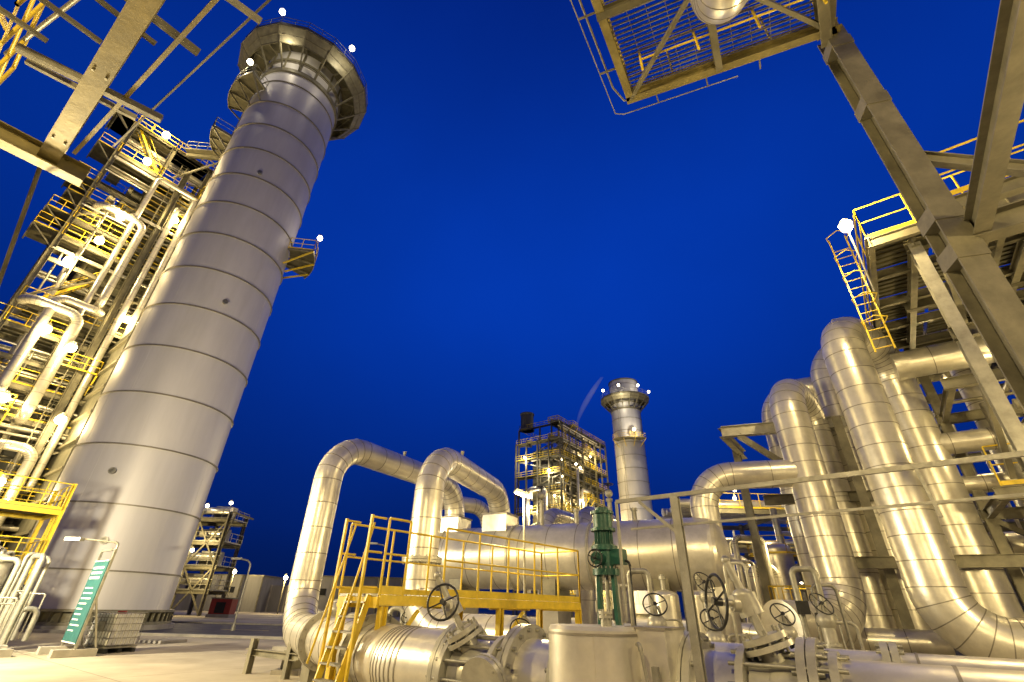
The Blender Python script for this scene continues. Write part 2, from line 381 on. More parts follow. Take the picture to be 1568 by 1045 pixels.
m.bar(a,b,1.2,.1,'olive'); sd=(b-a).normalized().cross(Z)*.6; m.rail([a+sd,b+sd],1.15,'galv',1,r=.04); m.rail([a-sd,b-sd],1.15,'galv',1,r=.04); m.bar(a-Z*.25,b-Z*.25,.2,.35,'steel'); m.bar(P1(4.5,0,38.5),b-Z*.3,.15,.15,'steel')
m.build('access_bridge')
me=bpy.data.materials.new('steam'); me.use_nodes=True; nt=me.node_tree; nt.nodes.remove(nt.nodes['Principled BSDF'])
vp=nt.nodes.new('ShaderNodeVolumePrincipled'); vp.inputs['Color'].default_value=(.9,.9,.95,1); vp.inputs['Density'].default_value=.12; vp.inputs['Emission Strength'].default_value=.02; vp.inputs['Emission Color'].default_value=(.5,.6,1,1)  # slight bluish emission put into the steam so it shows where few lamps reach
nt.links.new(vp.outputs[0],nt.nodes['Material Output'].inputs['Volume']); MATS['steam']=me
m=M(); a=V((18.8,124,46)); pts=[]; K=8; n=12; vs=[]; fs=[]
for i in range(K+1):
    t=i/K; q=a+V((8.5*t**1.35,1*t,16*t)); r2=.2+.75*math.sin(t*2.7)
    for j in range(n): w=2*math.pi*j/n; vs.append(q+V((r2*math.cos(w),r2*math.sin(w),0)))
for i in range(K):
    for j in range(n): fs.append((i*n+j,i*n+(j+1)%n,(i+1)*n+(j+1)%n,(i+1)*n+j))
fs.append(tuple(range(n-1,-1,-1))); fs.append(tuple(range(K*n,K*n+n)))
m.add(vs,fs,'steam',True); m.build('steam_plume')
# ------------------------------------------------------------ yellow stair tower lower left
m=M()
o=V((-24.4,22.2,0)); PQ=lambda s,t,z:o+g1*s+g2*t+Z*z
for s in (0,2.6):
    for t in (0,3): m.ib(PQ(s,t,0),PQ(s,t,6.2),.14,.16,'yellow',up=g1)
for z in (2.6,5.):
    m.bar(PQ(0,1.5,z),PQ(2.6,1.5,z),3,.06,'olive'); m.rail([PQ(0,0,z),PQ(2.6,0,z),PQ(2.6,3,z),PQ(0,3,z)],1.15,closed=True,sp=.9,r=.027)
    for t in (0,3): m.bar(PQ(0,t,z-.12),PQ(2.6,t,z-.12),.1,.2,'yellow')
    for s in (0,2.6): m.bar(PQ(s,0,z-.12),PQ(s,3,z-.12),.1,.2,'yellow')
m.bar(PQ(0,0,.2),PQ(0,3,2.4),.04,.18,'yellow'); m.bar(PQ(.8,0,.2),PQ(.8,3,2.4),.04,.18,'yellow')
m.bar(PQ(0,3.1,2.6),PQ(0,.2,5),.04,.18,'yellow'); m.bar(PQ(.8,3.1,2.6),PQ(.8,.2,5),.04,.18,'yellow')
for i in range(10): w=(i+.5)/10; m.bar(PQ(0,3*w,.2+2.2*w),PQ(.8,3*w,.2+2.2*w),.22,.03,'galv'); m.bar(PQ(0,3-2.8*w,2.6+2.4*w),PQ(.8,3-2.8*w,2.6+2.4*w),.22,.03,'galv')
m.ladder(PQ(2.7,1.5,0),PQ(2.7,1.5,6),g2)
m.build('yellow_stair_platform')
m=M()
for x,y,r,h in ((-17.8,17.6,.75,2.6),(-20.0,19.2,.9,3.0),(-19.4,16.9,.6,2.2)):
    m.cyl((x,y,.4),(x,y,h),r,'grey',n=28); m.sph((x,y,h),r,'grey',24,(1,1,.35)); m.cyl((x,y,.35),(x,y,.45),r+.08,'steel',n=28); m.cyl((x,y,h-.05),(x,y,h+.03),r+.06,'steel',n=28); m.cyl((x,y,h+.2),(x,y,h+.6),.12,'galv'); m.flange((x,y,h+.55),(0,0,1),.12)
    for i in range(4):
        t=i*1.57; m.bar((x+r*.8*math.cos(t),y+r*.8*math.sin(t),0),(x+r*.8*math.cos(t),y+r*.8*math.sin(t),.45),.12,.12,'steel')
for i in range(26):
    x=random.uniform(-18.6,-15.4); y=16.8+(x+17)*-.6+random.uniform(-.3,1.6); h=random.uniform(.9,3.0); x2=x+random.uniform(-1.,1.); r=random.choice([.025,.04,.06,.08])
    m.pipe([(x,y,.1),(x,y,h),(x2,y+.4,h),(x2,y+.4,.3)],r,'galv',R=r*2.5,seam=9,n=10)
    if i%3==0: m.wheel((x,y-.15,h*.6),(0,1,.2),.14,r=.012); m.flange((x,y,h*.6),(0,0,1),r,k=6); m.sph((x,y,h*.6-.2),r*2.2,'grey'); m.box((x,y,h*.8),(.18,.15,.22),random.choice(['grey','black','red','galv']))
m.bar((-19,18.2,.1),(-15.2,15.6,.1),2.4,.2,'concrete')
m.rail([(-18.4,16.4,.2),(-15.6,14.6,.2)],1.1,'galv',1.2,r=.022,toe=False)
m.build('chemical_dosing_skid')
m=M()
a=V((-13.15,17.05,0)); b=V((-14.3,17.95,0)); d=(b-a).normalized(); nn=V((d.y,-d.x,0)); nn=nn if nn.dot(-a)>0 else -nn
m.bar(a+Z*1.5,b+Z*1.5,.03,2.35,'teal')
for p in (a,b): m.bar(p-nn*.05,p-nn*.05+Z*3.0,.07,.07,'galv'); m.bar(p-nn*.6+Z*.1,p+nn*.5+Z*.1,.3,.2,'concrete')
for p in (a,b): m.bar(p-nn*.6+Z*.1,p-nn*.05+Z*1.6,.05,.05,'galv')
for i in range(13):
    z=2.45-i*.15; e=random.uniform(.45,.9) if i>2 else .8
    if i==3: continue
    q=.1
    while q<e:
        w=random.uniform(.04,.12); m.bar(a+d*(1.46*(1-q))+nn*.018+Z*z,a+d*(1.46*(1-min(q+w,e+.04)))+nn*.018+Z*z,.004,.04 if i>2 else .07,'white'); q+=w+.03
m.bar(a+nn*.017+Z*2.66,b+nn*.017+Z*2.66,.006,.03,'white'); m.bar(a+nn*.017+Z*.34,b+nn*.017+Z*.34,.006,.03,'white')
m.bar(b-nn*.05+Z*3.0,a-nn*.05+Z*3.0,.06,.06,'galv'); m.pipe([a-nn*.05+Z*3,a-nn*.05+Z*3.2,a+V((-.9,-.5,3.25))],.03,'galv',R=.1,seam=9,n=8); m.box(a+V((-1.,-.55,3.22)),(.5,.2,.1),'grey')
m.build('information_sign')
m=M(); c=V((-13.4,18.9,0)); X=V((.93,-.36,0)).normalized(); Y=V((-X.y,X.x,0))
m.bar(c-X*.55+Z*.66,c+X*.55+Z*.66,.92,.9,'white'); m.cyl(c+Z*1.1,c+Z*1.2,.14,'red')
for s in (-1,1):
    m.bar(c-X*.6+Y*.45*s+Z*.06,c+X*.6+Y*.45*s+Z*.06,.12,.12,'black')
m.bar(c-X*.6+Z*.06,c+X*.6+Z*.06,.12,.12,'black'); m.bar(c-X*.6+Z*.16,c+X*.6+Z*.16,1.,.05,'galv')
for z in (.22,.42,.62,.82,1.0,1.15):
    q=[c+X*a*.6+Y*b*.5+Z*z for a,b in ((-1,-1),(1,-1),(1,1),(-1,1))]
    for i in range(4): m.cyl(q[i],q[(i+1)%4],.013,'galv',n=6)
for i in range(9):
    for s in (-1,1):
        p=c+X*(-.6+1.2*i/8)+Y*.5*s; m.cyl(p+Z*.18,p+Z*1.15,.011,'galv',n=6)
        if i<8: p=c+Y*(-.5+i/7)+X*.6*s; m.cyl(p+Z*.18,p+Z*1.15,.011,'galv',n=6)
m.box(c-Y*.52+Z*.75,(.35,.01,.3),'galv',(X.x,X.y)); m.build('ibc_tote')
m=M()
for x,y in ((-16.3,15.6),(-15.2,16.6),(-14.9,15.4)): m.box((x,y,.14),(.6,.4,.28),'concrete',(.6,.8))
m.cyl((-16.3,15.6,.28),(-16.3,15.6,1.4),.03,'galv'); m.cyl((-15.2,16.6,.28),(-15.2,16.6,1.4),.03,'galv'); m.cyl((-16.3,15.6,1.35),(-15.2,16.6,1.35),.025,'galv')
m.build('barrier_post')
m=M()
for i in range(5): m.bar((-14.9+i*.24,22.6-i*.05,.06+.0),(-14.6+i*.24,23.9-i*.05,.06),.12,.1,'concrete')
m.build('timber_pallet')
# distant steel tower left
m=M()
for i,x in enumerate((-41,-37.5,-34)):
    for y in (60,64): m.ib((x,y,0),(x,y,11),.35,.35,'steel')
for z in (2.5,5,7.6,10.2):
    m.bar((-41,62,z),(-34,62,z),4,.08,'olive')
    for y in (60,64): m.ib((-41.3,y,z-.2),(-33.7,y,z-.2),.2,.35,'steel')
    m.rail([(-41,60,z),(-33.7,60,z),(-33.7,64,z)],1.1,'galv',1.3,r=.04)
    m.cyl((-41,61,z+1),(-34.5,61,z+1),.45,'alu'); m.box((-36,62.5,z+.9),(2,1.5,1.6),'grey'); m.box((-39,60.8,z+.5),(1.2,1.5,.9),'casing')
for x in (-41,-37.5):
    for z in (0,5): m.bar((x,60,z),(x+3.5,60,z+5),.15,.15,'steel'); m.bar((x+3.5,60,z),(x,60,z+5),.15,.15,'steel')
m.bar((-33.7,60,11),(-31,60,10.2),.2,.2,'steel');m.bar((-34,60,7),(-33.2,60,11),.15,.15,'steel')
for x,z in ((-40.5,11.6),(-37,11.6),(-34.2,12),(-37,6.6),(-39,4)): lampfix(m,(x,59.8,z),.2,'lampw',.5)
o=m.build('steel_access_tower'); light(o,(-37,57,8),1100); light(o,(-34.5,58.,4),600)
def bldg(name,x0,x1,y,h,d,mn='wall',win=True):
    m=M(); m.bar((x0,y+d/2,h/2),(x1,y+d/2,h/2),d,h,mn); m.bar((x0-.2,y+d/2,h+.1),(x1+.2,y+d/2,h+.1),d+.4,.2,'steel')
    x=x0+1.5
    while x<x1-2 and win:
        m.bar((x,y-.02,h*.6),(x+1.2,y-.02,h*.6),.06,.9,'black'); m.bar((x-.06,y-.03,h*.6-.5),(x+1.26,y-.03,h*.6-.5),.12,.08,'concrete'); x+=3.5
    x=x0
    while x<x1+.1: m.bar((x,y-.05,0),(x,y-.05,h),.25,.1,'steel'); x+=3.5
    m.build(name)
bldg('workshop_building',-55,-41,88,5.2,10)
bldg('service_building',-30,-6,80,5.0,10)
m=M(); m.bar((-41,92,2),(-20,92,2),.3,4.,'wall')
for i in range(8): m.bar((-41+i*3,91.8,0),(-41+i*3,91.8,4.1),.4,.3,'concrete')
m.build('boundary_wall')
for x,y,h in ((-33.,78,4.6),(-44,84,5.5)):
    m=M(); m.cyl((x,y,0),(x,y,h),.08,'steel'); lampfix(m,(x,y,h+.1),.3,'lampw'); o=m.build('floodlight_pole'); light(o,(x,y-.8,h-.2),1600)
m=M(); m.pipe([(-16.4,33,0),(-16.4,33,3.8),(-17.3,33,3.95)],.05,'galv',R=.4,seam=99,n=8); m.box((-17.4,33,3.93),(.6,.2,.12),'grey'); m.cyl((-16.4,33,0),(-16.4,33,.3),.12,'galv'); m.build('street_lamp')
m=M(); m.pipe([(-10.5,44,0),(-10.5,44,6),(-11.6,44,6.2)],.06,'galv',R=.4,seam=99,n=8); m.box((-11.7,44,6.18),(.7,.25,.14),'grey'); m.cyl((-10.5,44,0),(-10.5,44,.3),.14,'galv'); m.build('street_lamp')
m=M(); m.box((-30,57,1.0),(2.2,1.2,1.4),'red'); m.box((-30,57,1.75),(2.3,1.3,.12),'steel'); m.box((-30,57,.15),(2.4,1.4,.3),'concrete'); m.bar((-30.5,56.38,.9),(-29.5,56.38,.9),.03,1.0,'black'); m.build('fire_hose_cabinet')
# ------------------------------------------------------------ U pipes
r=.44
m=M()
m.pipe([(-.6,7.05,.9),(-1.3,7.6,.9),(-5.9,15.4,.9),(-5.9,15.4,6.3),(-2.35,21.6,6.3),(-2.35,21.6,4)],r,R=1.25,seam=.8)
m.flange((-2.1,8.95,.9),(4.6,-7.8,0),r,k=16); m.flange((-3.9,12,.9),(4.6,-7.8,0),r,k=16)
m.cyl((-4.2,18.4,6.6),(-4.2,18.4,6.9),.05,'galv'); m.flange((-4.2,18.4,6.9),(0,0,1),.05,k=6)
for p in ((-5.5,14.6),(-4.2,12.5),(-2.8,10.1)):
    m.bar((p[0],p[1],0),(p[0],p[1],.5),.3,.4,'steel'); m.box((p[0],p[1],.05),(.7,.7,.1),'concrete')
m.ib((-6.5,14.4,.0),(-6.5,14.4,.75),.15,.15,'steel');m.ib((-5.2,13.6,.0),(-5.2,13.6,.75),.15,.15,'steel');m.ib((-6.7,14.6,.45),(-4.9,13.4,.45),.15,.15,'steel')
m.build('insulated_steam_pipe')
m=M()
m.pipe([(.4,12.4,1.0),(-2.4,14.5,1.0),(-2.4,14.5,5.8),(-.3,20.5,5.8),(-.3,20.5,4)],r,R=1.2,seam=.8)
m.cyl((-1.7,16.6,6.2),(-1.7,16.6,6.45),.05,'galv'); m.flange((-1.7,16.6,6.45),(0,0,1),.05,k=6)
m.flange((-2.4,14.5,2.7),(0,0,1),r,k=16)
m.build('insulated_steam_pipe')
m=M()
m.pipe([(-4.2,24,1),(-4.2,24,6.2),(-1,26,6.2),(-1,26,4.)],.38,R=1.)
m.build('insulated_steam_pipe')
for p,rr in (((2.0,26,0),.42),((3.9,25.5,.0),.48)):
    m=M(); a=V(p); m.pipe([a+Z*1,a+Z*6.0,a+g1*4+Z*6.0,a+g1*4+Z*1],rr,R=1.1); m.build('insulated_steam_pipe')
# big vessel
m=M()
a=V((-3.2,22.1,3.35)); b=V((7.0,17.1,3.35)); d=(b-a).normalized(); R=1.15; nrm=d.cross(Z)
m.pipe([a,b],R,'alu',seam=1.1,n=48)
for p,s in ((a,-1),(b,1)):
    pr=p; rr=R
    for i in range(1,9):
        t=i/8*math.pi/2; q=p+d*s*(.55*math.sin(t)); r2=R*math.cos(t)+.001
        m.cyl(pr,q,rr,'alu',r2=r2,n=48,caps=False); pr=q; rr=r2
for t in (.08,.36,.64,.92):
    p=a.lerp(b,t); m.cyl(p-d*.04,p+d*.04,R+.05,'grey',n=48)
for t in (.15,.5,.85):
    p=a.lerp(b,t); m.bar(p-Z*.9-nrm*.8,p-Z*.9+nrm*.8,.5,1.0,'steel'); m.bar(p-Z*1.4,p-Z*3.35,1.4,.6,'concrete',up=d)
for x,y,zz in ((-2.35,21.6,4.9),(-.3,20.5,4.9)):
    m.box((x,y,4.5),(1.1,1.1,.8),'alu',(d.x,d.y)); m.box((x,y,4.93),(1.17,1.17,.06),'seam',(d.x,d.y))
for t,h in ((.3,.5),(.45,.9),(.58,.5),(.7,.8),(.78,.4)):
    p=a.lerp(b,t)+Z*R; m.cyl(p,p+Z*h,.09,'galv'); m.flange(p+Z*h,(0,0,1),.1,k=6)
    if h>.6: m.sph(p+Z*(h+.25),.16,'grey'); m.wheel(p+Z*(h+.6),(0,0,1),.2); m.cyl(p+Z*h,p+Z*(h+.6),.03,'black')
p=a.lerp(b,.7)+V((0,0,.1))+nrm*R; m.cyl(p,p+nrm*.3,.3,'grey'); m.flange(p+nrm*.3,nrm,.28)
m.build('steam_separator_vessel')
m=M()
m.pipe([(7.0,17.1,1.0),(7.0,17.1,5.9),(10.45,16.1,5.9)],.47,R=1.1)
m.build('insulated_steam_pipe')
m=M()
for x,y in ((4.9,16.2),(5.8,15.6)):
    m.pipe([(x,y,.0),(x,y,2.0)],.42,'alu',n=24); m.sph((x,y,2.0),.42,'alu',24,(1,1,.4)); m.cyl((x,y,2.1),(x,y,2.6),.08,'galv'); m.flange((x,y,2.5),(0,0,1),.09,k=6)
m.build('condensate_drum')
# ------------------------------------------------------------ right big pipes
def upipe(a,b,z,r,low,R=1.5):
    m=M(); a=V((a[0],a[1],0)); b=V((b[0],b[1],0))
    m.pipe([V(q) for q in low]+[a+Z*z,b+Z*z,b+Z*1.],r,R=R,seam=.62,n=40); m.build('insulated_steam_pipe')
upipe((11.45,13.8),(14.6,15.8),10.55,.64,[(13.9,12.2,1.0),(11.45,13.8,1.0)],R=1.3)
upipe((10.4,16.1),(12.4,18.0),9.2,.6,[(7.5,14.6,1.35),(10.4,16.1,1.35)],R=1.25)
upipe((12.3,20.2),(15.0,18.6),10.6,.55,[(12.3,20.2,.6)],R=1.3)
upipe((13.6,17.9),(17.5,15.6),11.8,.55,[(13.6,17.9,.6)],R=1.5)
m=M(); m.pipe([(14.0,14.9,9.5),(24,7.4,9.5)],.5); m.pipe([(13.5,16.5,6.8),(25,8,6.8)],.36); m.pipe([(14.5,17,5.6),(26,8.4,5.6)],.3); m.pipe([(14,19.5,3.8),(27,9.7,3.8)],.45); m.pipe([(12.6,15.4,.95),(9,17.8,.95),(9,22,.95)],.35);m.build('pipe_run')
# ------------------------------------------------------------ pipe rack right
m=M(); C2=V((11.4,9.9,0))
RK=lambda s,t,z:C2+g1*s+g2*t+Z*z
for s in (0,7.5,14):
    for t in (0,5,10): m.ib(RK(s,t,0),RK(s,t,10.8),.28,.28,'grey' if s==0 else 'steel',up=g1)
for z in (4.6,7.9,10.8):
    for s in (0,3.7,7.5,11,14):
        m.ib(RK(s,-.2,z),RK(s,10.2,z),.2,.34,'olive' if z>10 else 'steel')
    for t in (0,2.5,5,7.5,10): m.ib(RK(-.2 if z>10 else 3.7,t,z+.0),RK(14,t,z+.0),.18,.3,'steel')
m.bar(RK(7.5,0,8),RK(14,0,10.6),.16,.16,'steel'); m.bar(RK(7.5,0,0.5),RK(7.5,5,4.5),.16,.16,'steel'); m.bar(RK(7.5,5,.5),RK(7.5,0,4.5),.16,.16,'steel'); m.bar(RK(7.5,0,4.8),RK(7.5,5,7.8),.14,.14,'steel')
m.bar(RK(-.3,.3,9.6),RK(3.7,.3,5.0),.14,.2,'steel')
for i in range(20):
    z=random.choice([4.8,8.1,6.3,3.2,5.6]); s=random.uniform(1.5,13.5); rr=random.choice([.06,.1,.14,.2,.28]); m.cyl(RK(s,random.uniform(0,3),z+rr),RK(s,11,z+rr),rr,random.choice(['alu','galv','steel']),n=14)
for i in range(10):
    t=random.uniform(1,10); rr=random.choice([.06,.1,.16]); z=random.choice([5.1,8.4,7.2]); m.cyl(RK(4,t,z),RK(14.5,t,z),rr,'alu',n=12)
for i in range(18):
    s=random.uniform(6,14); t=random.uniform(.4,9); rr=random.choice([.05,.08,.14,.2]); m.cyl(RK(s,t,0),RK(s,t,random.choice([4.6,7.9,10])),rr,random.choice(['alu','galv']),n=10)
for i in range(10):
    s=random.uniform(4,13); t=random.uniform(1,8); z=random.choice([4.8,8.1]); m.box(RK(s,t,z+.5),(.5,.4,.8),random.choice(['grey','galv','olive'])); 
m.rail([RK(3.7,0,4.8),RK(3.7,10,4.8)],1.1,'yellow',1.2)
lam=[RK(5,2,7.3),RK(9,3,4.1),RK(10,1,10.2)]
for p in lam: lampfix(m,p,.1,'lamp')
o=m.build('pipe_rack')
for p in lam: light(o,p-Z*.3-g1*.3,220)
m=M()
q0=V((10.3,10.05,11.15)); PP=lambda s,t,z=0:q0+g1*s+g2*t+Z*z
for s in range(4): 
    for t in range(4):
        m.bar(PP(s*1.9+.08,t*1.5+.75),PP(s*1.9+1.82,t*1.5+.75),1.38,.05,'casing')
        for q in range(7): m.bar(PP(s*1.9+.2+q*.25,t*1.5+.06,-.05),PP(s*1.9+.2+q*.25,t*1.5+1.44,-.05),.03,.05,'olive')
    m.ib(PP(s*1.9,0,-.2),PP(s*1.9,8,-.2),.14,.3,'steel')
m.ib(PP(7.6,0,-.2),PP(7.6,8,-.2),.14,.3,'steel')
m.ib(PP(-.1,0,-.2),PP(7.7,0,-.2),.16,.34,'steel'); m.ib(PP(-.1,2.9,-.25),PP(7.7,2.9,-.25),.16,.34,'steel'); m.ib(PP(-.1,6,-.25),PP(7.7,6,-.25),.16,.34,'steel')
m.rail([PP(7.6,0),PP(0,0),PP(0,8)],1.15,sp=1.2,r=.026)
# caged side ladder on the edge
for t in (-.3,-.75): m.bar(PP(1.2,t,-3.0),PP(1.2,t,1.2),.04,.06,'yellow')
for i in range(13): m.cyl(PP(1.2,-.3,-2.9+i*.3),PP(1.2,-.75,-2.9+i*.3),.014,'yellow',n=6)
for i in range(5): 
    z=-2.2+i*.8; m.tube([PP(1.2,-.3,z),PP(.75,-.22,z),PP(.5,-.52,z),PP(.75,-.83,z),PP(1.2,-.75,z)],.016,'yellow',6)
o=m.build('elevated_platform')
m=M(); p=V((9.75,9.95,11.5)); m.cyl(p-Z*.1,V((10.25,10.5,9.6)),.025,'galv',n=8); m.sph(p,.16,'lamp',12); m.cyl(p+Z*.1,p+Z*.28,.19,'grey',r2=.08); o=m.build('floodlight'); light(o,p+V((-.25,-.3,-.05)),1000,size=.1)
m=M(); p=V((12.1,14.5,11.0)); m.cyl(p-Z*.1,p-Z*.9,.03,'galv',n=8); m.sph(p,.12,'lamp',12); m.cyl(p+Z*.1,p+Z*.25,.16,'grey',r2=.08); o=m.build('floodlight'); light(o,p+V((-.2,-.3,-.1)),300)
m=M()
a=V((9.1,19,8.3)); b=V((13.8,17.2,8.3)); m.ib(a,b,.3,.45,'grey'); m.bar((9.7,18.8,8.1),(12.2,17.8,5.6),.22,.22,'steel'); m.bar((12.6,17.9,8.1),(10.3,18.6,6.4),.18,.18,'steel')
m.ib((12.7,16.9,0),(12.7,16.9,8.3),.3,.3,'steel'); m.ib((9.9,18.4,5.4),(14,16.9,5.4),.25,.35,'steel'); m.ib((9.1,19,8.3),(11.5,22.2,8.3),.25,.4,'steel')
m.ib((10.8,21.5,0),(10.8,21.5,8.3),.3,.3,'steel'); m.ib((11.2,16.6,3.1),(16,14,3.1),.25,.35,'steel')
m.build('pipe_support_frame')
m=M()
o=V((10.6,20.5,0)); Q=lambda s,t,z:o+g1*s+g2*t+Z*z
m.bar(Q(0,.9,1.35),Q(2.4,.9,1.35),2.2,.08,'olive'); m.rail([Q(2.4,-.2,1.4),Q(0,-.2,1.4),Q(0,2,1.4),Q(2.4,2,1.4)],1.15,sp=.7,r=.03,closed=True)
for s in (0,2.4):
    for t in (-.2,2): m.ib(Q(s,t,0),Q(s,t,1.35),.14,.14,'yellow')
m.ladder(Q(-.1,.5,0),Q(-.1,.5,2.5),g2); m.bar(Q(0,-.2,.1),Q(0,2,1.3),.08,.08,'yellow')
m.build('yellow_service_platform')
# distant process equipment
m=M(); lam=[]
for i in range(5):
    for y in (36,44):
        x=15+i*6; m.ib((x,y,0),(x,y,8.5),.3,.3,'steel')
for z in (3.2,5.8,8.2):
    for y in (36,44): m.ib((14.5,y,z),(40,y,z),.2,.35,'steel')
    for i in range(5): m.ib((15+i*6,36,z),(15+i*6,44,z),.2,.3,'steel')
    for k in range(7): rr=random.choice([.1,.2,.35]); m.cyl((13,36.5+k,z+rr+.2),(42,36.5+k,z+rr+.2),rr,'alu',n=12)
m.rail([(14.5,36,8.4),(40,36,8.4)],1.1,'yellow',1.5,r=.03)
for i in range(44):
    x=random.uniform(13,38); y=random.uniform(29,36); h=random.uniform(2,9); m.cyl((x,y,0),(x,y,h),random.choice([.06,.1,.2,.4]),random.choice(['alu','galv','steel','grey']),n=10)
    if i%3==0: m.box((x,y,h*.5),(1,.8,1),'grey'); m.cyl((x,y,h*.8),(x+3,y,h*.8),.15,'alu',n=10)
for x,y,r_,h in ((16.5,31,1.0,5),(20.5,33,.9,6.5)):
    m.cyl((x,y,0),(x,y,h),r_,'alu',n=28); m.sph((x,y,h),r_,'alu',24,(1,1,.5)); m.rail(disc_pts((x,y),r_+.5,h-.3,8),1,'yellow',1,closed=True)
for i in range(12):
    p=(random.uniform(14,38),34.5,random.choice([3.5,6,8.8,9.4])); lampfix(m,p,.12,'lampw'); lam.append(p)
o=m.build('process_pipe_rack')
for p in lam[::3]: light(o,(p[0],p[1]-1.2,p[2]-.4),400)
m=M(); p=V((13.3,21.9,4.3)); m.cyl(p-Z*4.3,p,.05,'galv'); m.sph(p+V((0,-.15,.1)),.17,'lamp'); m.cyl(p+V((0,-.15,.2)),p+V((0,-.15,.4)),.2,'grey',r2=.08); o=m.build('floodlight_pole'); light(o,p+V((-.3,-.7,-.1)),550)
m=M()
for i in range(20):
    x=random.uniform(7.5,12); y=random.uniform(21,28); h=random.uniform(1.2,5); r_=random.choice([.04,.07,.12,.2])
    x2=x+random.uniform(.6,1.6); m.pipe([(x,y,0),(x,y,h),(x2,y,h),(x2,y,0)],r_,random.choice(['alu','galv','grey']),R=r_*2.2,seam=3,n=12)
    if i%2: m.wheel((x,y-.3,h*.6),(0,1,0),.2); m.cyl((x,y,h*.6),(x,y-.3,h*.6),.03,'black'); m.flange((x,y,h*.5),(0,0,1),r_,k=8)
m.build('valve_manifold')
m=M()
for i in range(6):
    x=-7.4+i*.75; y=20.3+.2*math.sin(i*2); h=1.3+.35*math.sin(i*1.7); m.pipe([(x,y,0),(x,y,h),(x+.5,y,h),(x+.5,y,0)],.09,'grey',R=.2,seam=9,n=12); m.flange((x,y,h*.5),(0,0,1),.1,k=8); m.wheel((x,y-.3,h*.75),(0,1,0),.17,'black'); m.cyl((x,y,h*.75),(x,y-.3,h*.75),.03,'grey')
m.cyl((-8,20.6,.55),(-3,20.6,.55),.22,'alu'); m.box((-5.5,20.6,.1),(5.6,1.4,.2),'concrete'); m.sph((-6.4,20.2,1.35),.3,'grey'); m.build('pump_skid')
# ------------------------------------------------------------ yellow walkway platform
m=M()
a=V((-1.95,8.15,1.72)); b=V((1.75,12.4,1.72)); d=(b-a).normalized(); n_=V((-d.y,d.x,0)); L=(b-a).length
W=lambda s,t,z=0:a+d*s+n_*t+Z*z
s=0
while s<L: m.bar(W(s,.02,0),W(s,1.1,0),.02,.04,'galv'); s+=.09
for t in (0,1.12): m.bar(W(0,t,-.06),W(L,t,-.06),.04,.13,'yellow'); m.bar(W(0,t,-.135),W(L,t,-.135),.09,.015,'yellow')
for s in (0,L*.33,L*.66,L): m.bar(W(s,0,-.1),W(s,1.1,-.1),.05,.15,'yellow')
for s in (.1,L*.5,L-.1):
    for t in (0,1.12): m.ib(W(s,t,-1.72),W(s,t,-.15),.11,.12,'yellow',up=d); m.bar(W(s,t,-1.72),W(s,t,-1.70),.25,.25,'galv')
m.bar(W(.1,0,-1.0),W(.8,0,-.2),.05,.05,'yellow'); m.bar(W(L/2,0,-.8),W(L/2+.7,0,-.2),.05,.05,'yellow')
m.rail([W(1.3,0),W(L,0),W(L,1.12),W(0,1.12)],1.12,sp=.95,r=.021)
m.rail([W(0,0),W(.45,0)],1.12,sp=.45,r=.021)
for t in (.2,.75):
    m.bar(W(-.5,t,-1.7),W(-.03,t,.0),.03,.1,'yellow')
    m.cyl(W(-.55,t,-.9),W(-.15,t,1.05),.018,'yellow',n=8)
for i in range(8): m.bar(W(-.45+i*.056,.2,-1.5+i*.2),W(-.45+i*.056,.75,-1.5+i*.2),.14,.025,'galv')
for t in (.1,.85):
    m.bar(W(-.28,t,-1.72),W(-.28,t,1.15),.04,.04,'yellow')
    for z in (1.12,.6,.1): m.cyl(W(-.28,t,z),W(0,t,z),.018,'yellow',n=8)
m.build('yellow_access_platform')
m=M(); p=V((.35,12.9,4.35)); m.cyl((.5,12.9,0),(.42,12.9,4.3),.03,'galv',n=10); m.bar(p+V((-.16,-.1,-.02)),p+V((.16,.0,-.1)),.24,.07,'grey'); m.bar(p+V((-.13,-.1,-.07)),p+V((.13,.0,-.15)),.18,.02,'lamp'); m.box(p+V((.24,0,-.1)),(.14,.14,.18),'grey'); o=m.build('floodlight_pole'); light(o,p+V((0,-.2,-.4)),400)
